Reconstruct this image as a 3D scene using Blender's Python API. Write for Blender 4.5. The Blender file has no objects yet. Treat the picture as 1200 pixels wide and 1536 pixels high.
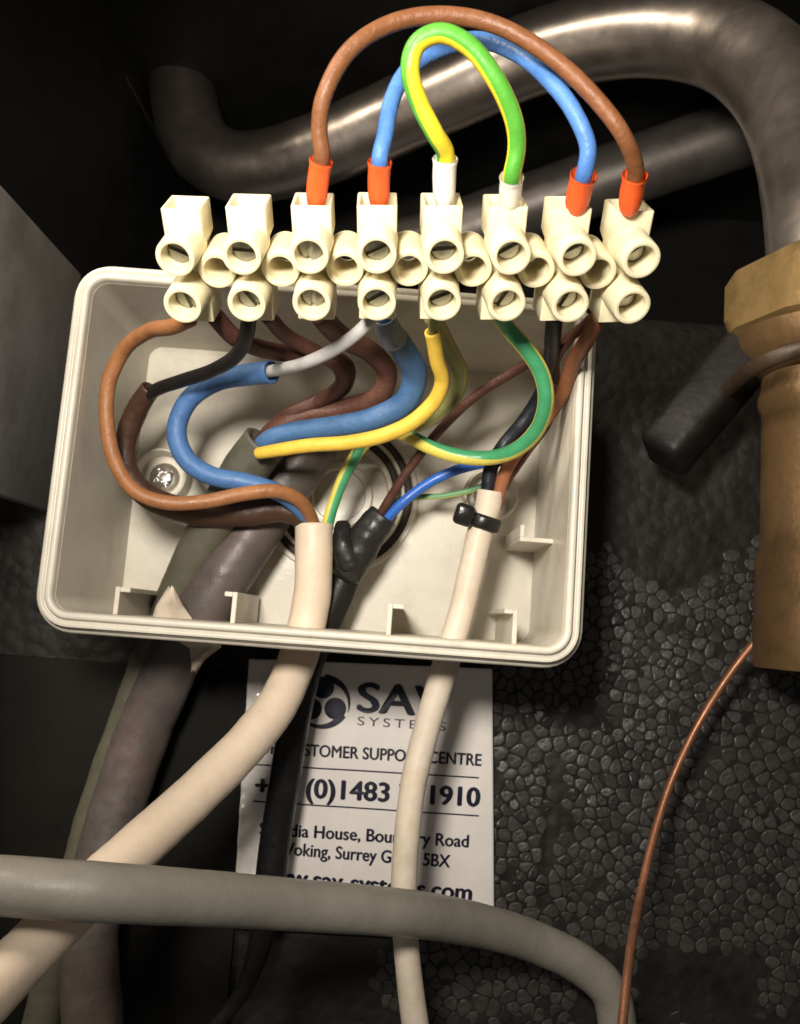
import bpy, bmesh, math, random
import numpy as np
from mathutils import Vector, Matrix, noise as mnoise

random.seed(7)
rng = np.random.default_rng(7)
MM = 0.001
scene = bpy.context.scene
COL = scene.collection

# ------------------------------------------------------------------ camera
CAM_D = 161.0                                    # mm from the foam wall
FPX, PITCH, ROLL = 1287.0, math.radians(7.2), math.radians(4.3)
CAM = np.array([0.0, -CAM_D, 0.0])
FW = np.array([0.0, math.cos(PITCH), math.sin(PITCH)])
U0 = np.array([0.0, -math.sin(PITCH), math.cos(PITCH)])
RT = math.cos(ROLL) * np.array([1.0, 0, 0]) + math.sin(ROLL) * U0
UP = -math.sin(ROLL) * np.array([1.0, 0, 0]) + math.cos(ROLL) * U0
cam_data = bpy.data.cameras.new('camera')
cam_data.sensor_fit = 'HORIZONTAL'
cam_data.sensor_width = 36.0
cam_data.lens = 36.0 * FPX / 1200.0
cam_data.clip_start = 0.005
cam_data.clip_end = 10.0
cam = bpy.data.objects.new('camera', cam_data)
COL.objects.link(cam)
m = Matrix.Identity(4)
for k in range(3):
    m[k][0], m[k][1], m[k][2], m[k][3] = RT[k], UP[k], -FW[k], CAM[k] * MM
cam.matrix_world = m
scene.camera = cam
cam_data.dof.use_dof = True
cam_data.dof.focus_distance = 0.118
cam_data.dof.aperture_fstop = 60.0

# ------------------------------------------------------------------ world, lamps, exposure
world = bpy.data.worlds.new('World')
scene.world = world
world.use_nodes = True
wb = world.node_tree.nodes['Background']
wb.inputs['Color'].default_value = (1.0, 0.95, 0.88, 1)
wb.inputs['Strength'].default_value = 0.085


def lamp(name, kind, loc, energy, color, size=None, target=None, spread=None):
    d = bpy.data.lights.new(name, kind)
    d.energy = energy
    d.color = color
    if kind == 'AREA':
        d.shape = 'DISK'
        d.size = size * MM
    else:
        d.shadow_soft_size = size * MM
    o = bpy.data.objects.new(name, d)
    COL.objects.link(o)
    o.location = Vector(loc) * MM
    if target is not None:
        o.rotation_euler = (Vector(target) - Vector(loc)).to_track_quat('-Z', 'Y').to_euler()
    return o


torch = lamp('torch_light', 'SPOT', (-27, -172, 40), 1.42, (1.0, 0.935, 0.835), 14, (2, -40, 36))
torch.data.spot_size = math.radians(92)
torch.data.spot_blend = 1.0
lamp('ceiling_light', 'AREA', (-190, -190, 200), 0.85, (1.0, 0.90, 0.74), 80, (20, 20, 70))

scene.view_settings.view_transform = 'Standard'
scene.view_settings.look = 'None'
scene.view_settings.exposure = 0.0
scene.view_settings.gamma = 1.0


# ------------------------------------------------------------------ helpers
def at(px, py, h):
    """point on the sight line of a photograph pixel, h mm in front of the foam wall"""
    d = FW + RT * (px - 600.0) / FPX + UP * (768.0 - py) / FPX
    t = (CAM_D - h) / d[1]
    return CAM + d * t


def px2mm(px, P):
    return px * float((np.asarray(P) - CAM) @ FW) / FPX


WLOC = {}


def link(o, parent=None, loc=None):
    COL.objects.link(o)
    loc = np.zeros(3) if loc is None else np.asarray(loc, float)
    WLOC[o.name] = loc
    if parent is not None:
        o.parent = parent
        o.location = Vector((loc - WLOC[parent.name]) * MM)
    else:
        o.location = Vector(loc * MM)
    return o


def empty(name, loc, label, cat, group=None):
    o = bpy.data.objects.new(name, None)
    o.empty_display_size = 0.005
    link(o, None, loc)
    tag(o, label, cat, group)
    return o


def tag(o, label=None, cat=None, group=None, kind=None):
    if label: o['label'] = label
    if cat: o['category'] = cat
    if group: o['group'] = group
    if kind: o['kind'] = kind
    return o


def mesh_obj(name, V, Fc, mat, parent=None, loc=None, smooth=True, uv=None, label=None, auto=None):
    V = np.asarray(V, float)
    if loc is None:
        loc = WLOC[parent.name] if parent is not None else V.mean(axis=0)
    loc = np.asarray(loc, float)
    me = bpy.data.meshes.new(name)
    me.from_pydata([tuple(v) for v in (V - loc) * MM], [], [tuple(int(i) for i in f) for f in Fc])
    if uv is not None:
        lay = me.uv_layers.new(name='UVMap')
        for poly in me.polygons:
            us = [uv[me.loops[li].vertex_index] for li in poly.loop_indices]
            umin = min(u[0] for u in us)
            for li, u in zip(poly.loop_indices, us):
                uu = u[0]
                if uu - umin > 0.5: uu -= 1.0
                lay.data[li].uv = (uu, u[1])
    me.update()
    fix_normals(me)
    if smooth:
        me.polygons.foreach_set('use_smooth', [True] * len(me.polygons))
        if auto:
            me.set_sharp_from_angle(angle=math.radians(auto))
    if mat: me.materials.append(mat)
    o = bpy.data.objects.new(name, me)
    link(o, parent, loc)
    if label: o['label'] = label
    return o


def fix_normals(me):
    bm = bmesh.new()
    bm.from_mesh(me)
    bmesh.ops.recalc_face_normals(bm, faces=bm.faces[:])
    bm.to_mesh(me)
    bm.free()


def catmull(P, n):
    P = np.asarray(P, float)
    Q = np.vstack([2 * P[0] - P[1], P, 2 * P[-1] - P[-2]])
    D = np.linalg.norm(np.diff(Q[:, :3], axis=0), axis=1) ** 0.5
    t = np.concatenate([[0], np.cumsum(np.maximum(D, 1e-4))])
    out = []
    for i in range(1, len(Q) - 2):
        ln = np.linalg.norm(Q[i + 1, :3] - Q[i, :3])
        m_ = max(2, int(round(ln * n)))
        for s in range(m_):
            x = t[i] + (t[i + 1] - t[i]) * s / m_
            A1 = (t[i] - x) / (t[i] - t[i - 1]) * Q[i - 1] + (x - t[i - 1]) / (t[i] - t[i - 1]) * Q[i]
            A2 = (t[i + 1] - x) / (t[i + 1] - t[i]) * Q[i] + (x - t[i]) / (t[i + 1] - t[i]) * Q[i + 1]
            A3 = (t[i + 2] - x) / (t[i + 2] - t[i + 1]) * Q[i + 1] + (x - t[i + 1]) / (t[i + 2] - t[i + 1]) * Q[i + 2]
            B1 = (t[i + 1] - x) / (t[i + 1] - t[i - 1]) * A1 + (x - t[i - 1]) / (t[i + 1] - t[i - 1]) * A2
            B2 = (t[i + 2] - x) / (t[i + 2] - t[i]) * A2 + (x - t[i]) / (t[i + 2] - t[i]) * A3
            out.append((t[i + 1] - x) / (t[i + 1] - t[i]) * B1 + (x - t[i]) / (t[i + 1] - t[i]) * B2)
    out.append(Q[-2])
    return np.array(out)


def sweep(path, rad, seg=18, stripe=None, ends=('round', 'round'), wob=0.02, wall=None, flat=1.0, smooth_pass=0):
    """tube along path (N,3) with radius rad (scalar or N); u of the uv runs from the stripe's centre"""
    C = np.asarray(path, float)
    n = len(C)
    for _ in range(smooth_pass):
        C[1:-1] = (C[:-2] + 2 * C[1:-1] + C[2:]) / 4
    R = np.full(n, rad, float) if np.isscalar(rad) else np.asarray(rad, float)
    T = np.gradient(C, axis=0)
    T /= np.linalg.norm(T, axis=1)[:, None]
    L = np.concatenate([[0], np.cumsum(np.linalg.norm(np.diff(C, axis=0), axis=1))])
    st = np.zeros(n) if stripe is None else np.interp(np.linspace(0, 1, n), np.linspace(0, 1, len(stripe)), stripe)
    A, B = [], []
    for i in range(n):
        c = CAM - C[i]
        c = c - T[i] * (c @ T[i])
        nn = np.linalg.norm(c)
        c = c / nn
        if i and c @ A[-1] < -0.2: c = A[-1] - T[i] * (A[-1] @ T[i]); c /= np.linalg.norm(c)
        A.append(c)
        B.append(np.cross(T[i], c))
    ph = random.random() * 50
    V, UV, Fc = [], [], []

    def ring(i, r, shift=0.0, k=1.0):
        for j in range(seg):
            a = 2 * math.pi * j / seg
            w = 1 + wob * (mnoise.noise(Vector((L[i] * 0.22 + ph, math.cos(a) * 0.6, math.sin(a) * 0.6))) +
                           0.5 * mnoise.noise(Vector((L[i] * 0.7 + ph, math.cos(a), math.sin(a) + 9))))
            V.append(C[i] + T[i] * shift + (A[i] * math.cos(a) * flat + B[i] * math.sin(a)) * r * w)
            UV.append((((math.degrees(a) - st[i]) / 360.0) % 1.0, L[i] + shift))

    def bridge(a, b):
        for j in range(seg):
            Fc.append((a + j, a + (j + 1) % seg, b + (j + 1) % seg, b + j))

    starts = []

    def add(i, r, shift=0.0):
        starts.append(len(V))
        ring(i, r, shift)
        if len(starts) > 1: bridge(starts[-2], starts[-1])

    if ends[0] == 'round':
        for q in (80, 55, 28): add(0, R[0] * math.cos(math.radians(q)), -R[0] * 0.55 * math.sin(math.radians(q)))
    elif ends[0] == 'open':
        w_ = wall or R[0] * 0.25
        add(0, (R[0] - w_) * 0.72, min(2.5 * R[0], 3.0)); add(0, R[0] - w_, 0.06); add(0, R[0] - w_ * 0.75, -0.02); add(0, R[0] - 0.12, -0.02); 
    elif ends[0] == 'flat':
        add(0, R[0] * 0.93, 0); 
    for i in range(n):
        sh = 0.0
        if i == 0 and ends[0] in ('open', 'flat'): sh = 0.12
        if i == n - 1 and ends[1] in ('open', 'flat'): sh = -0.12
        add(i, R[i], sh)
    if ends[1] == 'round':
        for q in (28, 55, 80): add(n - 1, R[-1] * math.cos(math.radians(q)), R[-1] * 0.55 * math.sin(math.radians(q)))
    elif ends[1] == 'open':
        w_ = wall or R[-1] * 0.25
        add(n - 1, R[-1] - 0.12, 0.02); add(n - 1, R[-1] - w_ * 0.75, 0.02); add(n - 1, R[-1] - w_, -0.06); add(n - 1, (R[-1] - w_) * 0.72, -min(2.5 * R[-1], 3.0))
    elif ends[1] == 'flat':
        add(n - 1, R[-1] * 0.93, 0)
    Fc.append(tuple(starts[0] + j for j in range(seg))[::-1])
    Fc.append(tuple(starts[-1] + j for j in range(seg)))
    return V, Fc, UV


def px_path(pts, n=1.6):
    return catmull([at(*p[:3]) for p in pts], n)


def tube(name, pts, wpx, mat, parent=None, label=None, n=1.6, dia=None, taper=None, **kw):
    path = px_path(pts, n)
    if dia is None:
        dia = np.mean([px2mm(wpx, at(*p[:3])) for p in pts])
    r = dia / 2
    if taper is not None:
        r = r * np.interp(np.linspace(0, 1, len(path)), np.linspace(0, 1, len(taper)), taper)
    V, Fc, UV = sweep(path, r, **kw)
    return mesh_obj(name, V, Fc, mat, parent, loc=None if parent is not None else path[len(path) // 2], uv=UV, label=label)


def lathe(profile, center, axis=(0, -1, 0), seg=48, close=False):
    """profile of (r, height along axis)"""
    ax = np.array(axis, float); ax /= np.linalg.norm(ax)
    ref = np.array([1.0, 0, 0]) if abs(ax[0]) < 0.9 else np.array([0, 0, 1.0])
    a = ref - ax * (ref @ ax); a /= np.linalg.norm(a)
    b = np.cross(ax, a)
    V, Fc = [], []
    for r, h in profile:
        for j in range(seg):
            t = 2 * math.pi * j / seg
            V.append(np.asarray(center) + ax * h + (a * math.cos(t) + b * math.sin(t)) * r)
    for k in range(len(profile) - 1):
        for j in range(seg):
            Fc.append((k * seg + j, k * seg + (j + 1) % seg, (k + 1) * seg + (j + 1) % seg, (k + 1) * seg + j))
    if not close:
        if profile[0][0] > 0: Fc.append(tuple(range(seg))[::-1])
        if profile[-1][0] > 0: Fc.append(tuple((len(profile) - 1) * seg + j for j in range(seg)))
    else:
        k = len(profile) - 1
        for j in range(seg):
            Fc.append((k * seg + j, k * seg + (j + 1) % seg, (j + 1) % seg, j))
    return V, Fc


def join(*parts):
    V, Fc = [], []
    for v, f in parts:
        o = len(V)
        V += [np.asarray(x, float) for x in v]
        Fc += [tuple(i + o for i in q) for q in f]
    return V, Fc


def frame_box(o, ex, ey, ez, bevel=0.0, seg=2):
    """box centred at o spanned by half vectors, bevelled"""
    bm = bmesh.new()
    M_ = [np.asarray(e, float) for e in (ex, ey, ez)]
    vs = []
    for sx in (-1, 1):
        for sy in (-1, 1):
            for sz in (-1, 1):
                vs.append(bm.verts.new(tuple(np.asarray(o) + sx * M_[0] + sy * M_[1] + sz * M_[2])))
    for q in ((0, 1, 3, 2), (4, 6, 7, 5), (0, 4, 5, 1), (2, 3, 7, 6), (0, 2, 6, 4), (1, 5, 7, 3)):
        bm.faces.new([vs[i] for i in q])
    if bevel > 0:
        bmesh.ops.bevel(bm, geom=bm.edges[:], offset=bevel, segments=seg, profile=0.5, affect='EDGES')
    bm.verts.ensure_lookup_table()
    bm.verts.index_update()
    V = [np.array(v.co) for v in bm.verts]
    Fc = [tuple(v.index for v in f.verts) for f in bm.faces]
    bm.free()
    return V, Fc


def box(x0, x1, y0, y1, z0, z1, bevel=0.0, seg=2):
    return frame_box(((x0 + x1) / 2, (y0 + y1) / 2, (z0 + z1) / 2), ((x1 - x0) / 2, 0, 0), (0, (y1 - y0) / 2, 0),
                     (0, 0, (z1 - z0) / 2), bevel, seg)


# ------------------------------------------------------------------ materials
def material(name, col, rough=0.5, metal=0.0, spec=0.4, var=0.12, scale=250.0, bump=0.0, bscale=900.0, sss=0.0,
             coat=0.0, dirt=None, rvar=0.12, stretch=None, bdist=0.0004):
    mt = bpy.data.materials.new(name)
    mt.use_nodes = True
    N, L = mt.node_tree.nodes, mt.node_tree.links
    bs = N['Principled BSDF']
    bs.inputs['Metallic'].default_value = metal
    bs.inputs['Specular IOR Level'].default_value = spec
    bs.inputs['Coat Weight'].default_value = coat
    if sss:
        bs.inputs['Subsurface Weight'].default_value = sss
        bs.inputs['Subsurface Radius'].default_value = (1.0, 0.7, 0.4)
        bs.inputs['Subsurface Scale'].default_value = 0.0012
    tc = N.new('ShaderNodeTexCoord')
    vec = tc.outputs['Object']
    if stretch:
        mp = N.new('ShaderNodeMapping')
        mp.inputs['Scale'].default_value = stretch
        L.new(vec, mp.inputs['Vector'])
        vec = mp.outputs['Vector']
    nz = N.new('ShaderNodeTexNoise')
    nz.inputs['Scale'].default_value = scale
    nz.inputs['Detail'].default_value = 6
    nz.inputs['Roughness'].default_value = 0.65
    L.new(vec, nz.inputs['Vector'])
    ramp = N.new('ShaderNodeMapRange')
    ramp.inputs['From Min'].default_value = 0.3
    ramp.inputs['From Max'].default_value = 0.7
    ramp.inputs['To Min'].default_value = 1 - var
    ramp.inputs['To Max'].default_value = 1 + var
    L.new(nz.outputs['Fac'], ramp.inputs['Value'])
    mul = N.new('ShaderNodeMix')
    mul.data_type = 'RGBA'; mul.blend_type = 'MULTIPLY'
    mul.inputs['Factor'].default_value = 1.0
    mul.inputs['A'].default_value = (*col, 1)
    L.new(ramp.outputs['Result'], mul.inputs['B'])
    cout = mul.outputs['Result']
    if dirt:
        n2 = N.new('ShaderNodeTexNoise')
        n2.inputs['Scale'].default_value = dirt[1]
        n2.inputs['Detail'].default_value = 8
        n2.inputs['Roughness'].default_value = 0.7
        L.new(tc.outputs['Object'], n2.inputs['Vector'])
        r2 = N.new('ShaderNodeMapRange')
        r2.inputs['From Min'].default_value = 0.5
        r2.inputs['From Max'].default_value = 0.72
        r2.inputs['To Max'].default_value = dirt[2]
        L.new(n2.outputs['Fac'], r2.inputs['Value'])
        mx = N.new('ShaderNodeMix'); mx.data_type = 'RGBA'
        mx.inputs['B'].default_value = (*dirt[0], 1)
        L.new(r2.outputs['Result'], mx.inputs['Factor'])
        L.new(cout, mx.inputs['A'])
        cout = mx.outputs['Result']
    L.new(cout, bs.inputs['Base Color'])
    rr = N.new('ShaderNodeMapRange')
    rr.inputs['From Min'].default_value = 0.3
    rr.inputs['From Max'].default_value = 0.7
    rr.inputs['To Min'].default_value = max(0.03, rough - rvar)
    rr.inputs['To Max'].default_value = min(1, rough + rvar)
    L.new(nz.outputs['Fac'], rr.inputs['Value'])
    L.new(rr.outputs['Result'], bs.inputs['Roughness'])
    if bump:
        nb = N.new('ShaderNodeTexNoise')
        nb.inputs['Scale'].default_value = bscale
        nb.inputs['Detail'].default_value = 4
        L.new(vec, nb.inputs['Vector'])
        bp = N.new('ShaderNodeBump')
        bp.inputs['Strength'].default_value = bump
        bp.inputs['Distance'].default_value = bdist
        L.new(nb.outputs['Fac'], bp.inputs['Height'])
        L.new(bp.outputs['Normal'], bs.inputs['Normal'])
    return mt


def stripe_material(name, green, yellow, half=0.155, rough=0.42):
    mt = material(name, green, rough, var=0.1, scale=500, bump=0.15, bscale=1500)
    N, L = mt.node_tree.nodes, mt.node_tree.links
    bs = N['Principled BSDF']
    uv = N.new('ShaderNodeUVMap')
    sep = N.new('ShaderNodeSeparateXYZ')
    L.new(uv.outputs['UV'], sep.inputs['Vector'])
    fr = N.new('ShaderNodeMath'); fr.operation = 'FRACT'
    L.new(sep.outputs['X'], fr.inputs[0])
    pp = N.new('ShaderNodeMath'); pp.operation = 'PINGPONG'; pp.inputs[1].default_value = 0.5
    L.new(fr.outputs[0], pp.inputs[0])
    mr = N.new('ShaderNodeMapRange')
    mr.inputs['From Min'].default_value = half - 0.012
    mr.inputs['From Max'].default_value = half + 0.012
    L.new(pp.outputs[0], mr.inputs['Value'])
    mx = N.new('ShaderNodeMix'); mx.data_type = 'RGBA'
    mul = [n for n in N if n.type == 'MIX' and n.blend_type == 'MULTIPLY'][0]
    mx.inputs['A'].default_value = (*green, 1)
    mx.inputs['B'].default_value = (*yellow, 1)
    L.new(mr.outputs['Result'], mx.inputs['Factor'])
    L.new(mx.outputs['Result'], mul.inputs['A'])
    return mt


M = {}
M['strip'] = material('cream_polyamide', (0.73, 0.655, 0.44), 0.42, var=0.05, scale=420, bump=0.10, bscale=1500, sss=0.12,
                      dirt=((0.50, 0.40, 0.24), 260, 0.45))
M['box'] = material('ivory_box_plastic', (0.585, 0.54, 0.455), 0.42, var=0.08, scale=160, bump=0.08, bscale=1800,
                    dirt=((0.40, 0.34, 0.25), 95, 0.5))
M['nickel'] = material('nickel_screw', (0.36, 0.35, 0.30), 0.33, metal=1.0, var=0.2, scale=500, bump=0.06, bscale=1600)
M['chrome'] = material('bright_zinc_screw', (0.85, 0.83, 0.80), 0.14, metal=1.0, var=0.1, scale=700, bump=0.2, bscale=900, rvar=0.08)
M['brown'] = material('brown_pvc', (0.185, 0.070, 0.026), 0.5, var=0.14, scale=420, bump=0.34, bscale=1300)
M['brown_light'] = material('light_brown_pvc', (0.285, 0.118, 0.044), 0.48, var=0.14, scale=420, bump=0.34, bscale=1300)
M['brown_dark'] = material('dark_brown_pvc', (0.072, 0.028, 0.018), 0.5, var=0.15, scale=420, bump=0.34, bscale=1300)
M['brown_sleeve'] = material('brown_heatshrink', (0.055, 0.026, 0.015), 0.42, var=0.16, scale=500, bump=0.3, bscale=1100)
M['maroon'] = material('maroon_brown_pvc', (0.105, 0.042, 0.027), 0.5, var=0.15, scale=420, bump=0.34, bscale=1300)
M['orange_brown'] = material('orange_brown_pvc', (0.28, 0.105, 0.045), 0.5, var=0.14, scale=420, bump=0.32, bscale=1300)
M['blue'] = material('blue_pvc', (0.075, 0.195, 0.50), 0.45, var=0.12, scale=420, bump=0.32, bscale=1300)
M['blue_sleeve'] = material('blue_heatshrink', (0.06, 0.145, 0.33), 0.5, var=0.12, scale=420, bump=0.25, bscale=1200)
M['blue_deep'] = material('deep_blue_sleeve', (0.055, 0.13, 0.27), 0.5, var=0.15, scale=420, bump=0.25, bscale=1200)
M['blue_thin'] = material('bright_blue_pvc', (0.035, 0.13, 0.50), 0.32, var=0.1, scale=420, bump=0.12, bscale=1400)
M['groove_brown'] = material('brown_grey_groove', (0.060, 0.048, 0.038), 0.6, var=0.15, scale=300, bump=0.2, bscale=900, spec=0.3)
M['slate'] = material('slate_sleeve', (0.16, 0.19, 0.23), 0.4, var=0.15, scale=420, bump=0.25, bscale=1200)
M['grey_wire'] = material('pale_grey_pvc', (0.42, 0.41, 0.40), 0.4, var=0.1, scale=420, bump=0.15, bscale=1400)
M['black_pvc'] = material('black_pvc', (0.010, 0.009, 0.009), 0.36, var=0.2, spec=0.3, scale=420, bump=0.2, bscale=1200)
M['navy_pvc'] = material('blue_black_pvc', (0.011, 0.013, 0.019), 0.42, var=0.2, spec=0.3, scale=420, bump=0.2, bscale=1200)
M['black_gloss'] = material('black_nylon', (0.012, 0.011, 0.010), 0.24, var=0.2, scale=420, bump=0.15, bscale=700)
M['black_shrink'] = material('black_shrink_boot', (0.015, 0.014, 0.014), 0.40, var=0.2, scale=500, bump=0.5, bscale=420)
M['gy'] = stripe_material('green_yellow_pvc', (0.085, 0.33, 0.035), (0.72, 0.56, 0.03))
M['gy_cool'] = stripe_material('cool_green_yellow_pvc', (0.055, 0.29, 0.125), (0.66, 0.56, 0.10), half=0.15)
M['gy_pale'] = stripe_material('pale_green_yellow_pvc', (0.12, 0.30, 0.13), (0.42, 0.47, 0.16), half=0.15)
M['gy_shaded'] = stripe_material('shaded_green_yellow_pvc', (0.20, 0.20, 0.075), (0.36, 0.31, 0.10), half=0.15)  # green and yellow dulled to olive: shade put into the colour
M['yellow'] = material('yellow_sleeve', (0.74, 0.48, 0.06), 0.5, var=0.1, scale=420, bump=0.2, bscale=1200)
M['olive_sheath'] = material('olive_grey_sheath', (0.092, 0.086, 0.062), 0.48, var=0.15, scale=260, bump=0.2, bscale=900)
M['purple_sheath'] = material('purplish_grey_sheath', (0.088, 0.074, 0.067), 0.44, var=0.16, scale=260, bump=0.2, bscale=900,
                              dirt=((0.19, 0.10, 0.085), 90, 0.5))
M['white_sheath'] = material('white_pvc_sheath', (0.68, 0.55, 0.425), 0.5, var=0.07, scale=220, bump=0.15, bscale=1300, sss=0.08,
                             dirt=((0.42, 0.30, 0.17), 110, 0.45))
M['thin_white'] = material('thin_white_sheath', (0.66, 0.565, 0.455), 0.48, var=0.08, scale=220, bump=0.15, bscale=1300, sss=0.08,
                           dirt=((0.46, 0.36, 0.19), 130, 0.5))
M['grey_conduit'] = material('grey_sheath', (0.235, 0.215, 0.18), 0.42, var=0.08, scale=200, bump=0.15, bscale=1300,
                             dirt=((0.28, 0.245, 0.195), 90, 0.4))
M['red'] = material('red_ferrule', (0.80, 0.105, 0.02), 0.45, var=0.08, scale=500, bump=0.15, bscale=1200)
M['white_ferrule'] = material('white_ferrule', (0.80, 0.77, 0.71), 0.42, var=0.06, scale=500, bump=0.15, bscale=1200)
M['flap'] = material('torn_white_film', (0.55, 0.46, 0.37), 0.4, var=0.08, scale=300, bump=0.2, bscale=900)
M['steel'] = material('brushed_steel_tube', (0.56, 0.48, 0.42), 0.33, metal=0.92, var=0.16, scale=60, bump=0.08, bscale=500,
                      dirt=((0.30, 0.25, 0.22), 55, 0.6), rvar=0.07)
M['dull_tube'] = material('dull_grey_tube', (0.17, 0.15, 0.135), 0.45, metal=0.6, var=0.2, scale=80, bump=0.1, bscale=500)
M['brass'] = material('aged_brass', (0.36, 0.235, 0.095), 0.44, metal=0.6, var=0.25, scale=120, bump=0.35, bscale=420,
                      dirt=((0.26, 0.15, 0.065), 120, 0.7))
M['brass_dark'] = material('tarnished_brass', (0.17, 0.10, 0.045), 0.44, metal=0.55, var=0.3, scale=110, bump=0.45, bscale=380,
                           dirt=((0.10, 0.055, 0.026), 110, 0.7))
M['copper'] = material('copper_wire', (0.28, 0.125, 0.068), 0.45, metal=0.6, var=0.2, scale=260, bump=0.2, bscale=900,
                       dirt=((0.20, 0.085, 0.045), 120, 0.6))
M['lever'] = material('black_lever_grip', (0.011, 0.0095, 0.0085), 0.5, var=0.25, scale=240, bump=0.25, spec=0.3, bscale=700)
M['plate'] = material('grey_steel_plate', (0.47, 0.455, 0.435), 0.45, metal=0.3, var=0.14, scale=50, bump=0.12, bscale=400,
                      dirt=((0.20, 0.16, 0.12), 40, 0.6))
M['seam'] = material('dull_seam_edge', (0.07, 0.065, 0.058), 0.6, spec=0.2)
M['gap_shade'] = material('dark_gap_shade', (0.05, 0.031, 0.017), 0.5, metal=0.3, var=0.3, scale=160, bump=0.3, bscale=500)  # dark brown standing for the shade in the gap below the nut
M['dark_panel'] = material('black_panel', (0.010, 0.009, 0.0075), 0.7, var=0.3, scale=90, bump=0.12, bscale=260, bdist=0.0006, spec=0.08)
M['cavity'] = material('black_recess_lining', (0.009, 0.0085, 0.007), 0.7, var=0.3, scale=60, bump=0.3, bscale=200)
M['paper'] = material('glossy_label', (0.74, 0.69, 0.65), 0.22, var=0.05, scale=90, bump=0.18, bscale=160, coat=0.4, bdist=0.0009)
M['ink'] = material('navy_ink', (0.006, 0.006, 0.022), 0.4, var=0.1, scale=300)
M['ink_grey'] = material('grey_ink', (0.055, 0.055, 0.075), 0.35, var=0.1, scale=300)


def foam_skin():
    mt = material('foam_skin', (0.018, 0.016, 0.0138), 0.52, var=0.4, scale=110, bump=0.3, bscale=500, bdist=0.0006, spec=0.2)
    N, L = mt.node_tree.nodes, mt.node_tree.links
    bs = N['Principled BSDF']
    tc = [n for n in N if n.type == 'TEX_COORD'][0]
    vo = N.new('ShaderNodeTexVoronoi'); vo.feature = 'F1'
    vo.inputs['Scale'].default_value = 400
    L.new(tc.outputs['Object'], vo.inputs['Vector'])
    mr = N.new('ShaderNodeMapRange'); mr.inputs['From Max'].default_value = 0.75; mr.inputs['To Min'].default_value = 1.0; mr.inputs['To Max'].default_value = 0.0
    L.new(vo.outputs['Distance'], mr.inputs['Value'])
    old = [n for n in N if n.type == 'BUMP'][0]
    bp = N.new('ShaderNodeBump'); bp.inputs['Strength'].default_value = 0.30; bp.inputs['Distance'].default_value = 0.0009
    L.new(mr.outputs['Result'], bp.inputs['Height'])
    L.new(old.outputs['Normal'], bp.inputs['Normal'])
    L.new(bp.outputs['Normal'], bs.inputs['Normal'])
    return mt


def bead_material():
    mt = material('foam_bead_skin', (0.036, 0.0325, 0.029), 0.42, spec=0.45, var=0.3, scale=420, bump=0.5, bscale=1100)
    N, L = mt.node_tree.nodes, mt.node_tree.links
    g = N.new('ShaderNodeNewGeometry')
    mr = N.new('ShaderNodeMapRange'); mr.inputs['To Min'].default_value = 0.45; mr.inputs['To Max'].default_value = 1.5
    L.new(g.outputs['Random Per Island'], mr.inputs['Value'])
    bs = N['Principled BSDF']
    src = bs.inputs['Base Color'].links[0].from_socket
    mul = N.new('ShaderNodeMix'); mul.data_type = 'RGBA'; mul.blend_type = 'MULTIPLY'; mul.inputs['Factor'].default_value = 1
    L.new(src, mul.inputs['A']); L.new(mr.outputs['Result'], mul.inputs['B'])
    L.new(mul.outputs['Result'], bs.inputs['Base Color'])
    return mt


M['foam'] = foam_skin()
M['bead'] = bead_material()

# ------------------------------------------------------------------ the setting: enclosure and foam wall
WALL_TOP = 68.0


def grid_sheet(x0, x1, z0, z1, nx, nz, fh):
    V, Fc = [], []
    for j in range(nz + 1):
        for i in range(nx + 1):
            x = x0 + (x1 - x0) * i / nx; z = z0 + (z1 - z0) * j / nz
            V.append((x, -fh(x, z), z))
    for j in range(nz):
        for i in range(nx):
            a = j * (nx + 1) + i
            Fc.append((a, a + 1, a + nx + 2, a + nx + 1))
    return V, Fc


SEAM_X = float(at(826, 1150, 0)[0])


def foam_h(x, z):
    h = 0.25 * mnoise.noise(Vector((x * 0.05, z * 0.05, 3))) + 0.10 * mnoise.noise(Vector((x * 0.25, z * 0.25, 8)))
    d = WALL_TOP - z
    if d < 20: h -= 20 - math.sqrt(max(0, 400 - (20 - d) ** 2))
    g = abs(x - SEAM_X)
    if g < 0.8 and z < 12: h -= 0.7 * (1 - g / 0.8)
    return h


wall_loc = np.array([0, 0, 0.0])
wall = mesh_obj('foam_wall', *grid_sheet(-84, 130, -110, WALL_TOP, 260, 150, foam_h), M['foam'], None, loc=wall_loc)
tag(wall, kind='structure')
# top return of the foam wall, back into the recess
ret = mesh_obj('foam_wall_top', *box(-84, 130, 20.4, 70, WALL_TOP - 20, WALL_TOP - 0.3), M['foam'], None, smooth=False)
tag(ret, kind='structure')
for nm, b in (('recess_back_wall', box(-86, 140, 132, 136, 40, 165)),
              ('recess_side_wall', box(-86.5, -84.5, -30, 132, -110, 160)),
              ('recess_ceiling', box(-90, 140, -30, 136, 152, 156)),
              ('recess_right_wall', box(132, 136, -20, 132, -110, 152))):
    o = mesh_obj(nm, *b, M['cavity'], None, smooth=False)
    tag(o, kind='structure')
# seam trim where the side wall meets the ceiling
sa_, sb_ = at(100, 110, CAM_D - 221), at(222, 286, CAM_D - 292)
sa_[0] = sb_[0] = -84.4
seam = mesh_obj('corner_seam', *frame_box((sa_ + sb_) / 2, (0.3, 0, 0), (sb_ - sa_) / 2, (0, 0, 0.25), 0.08), M['seam'], None, smooth=False)
tag(seam, kind='structure')

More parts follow.
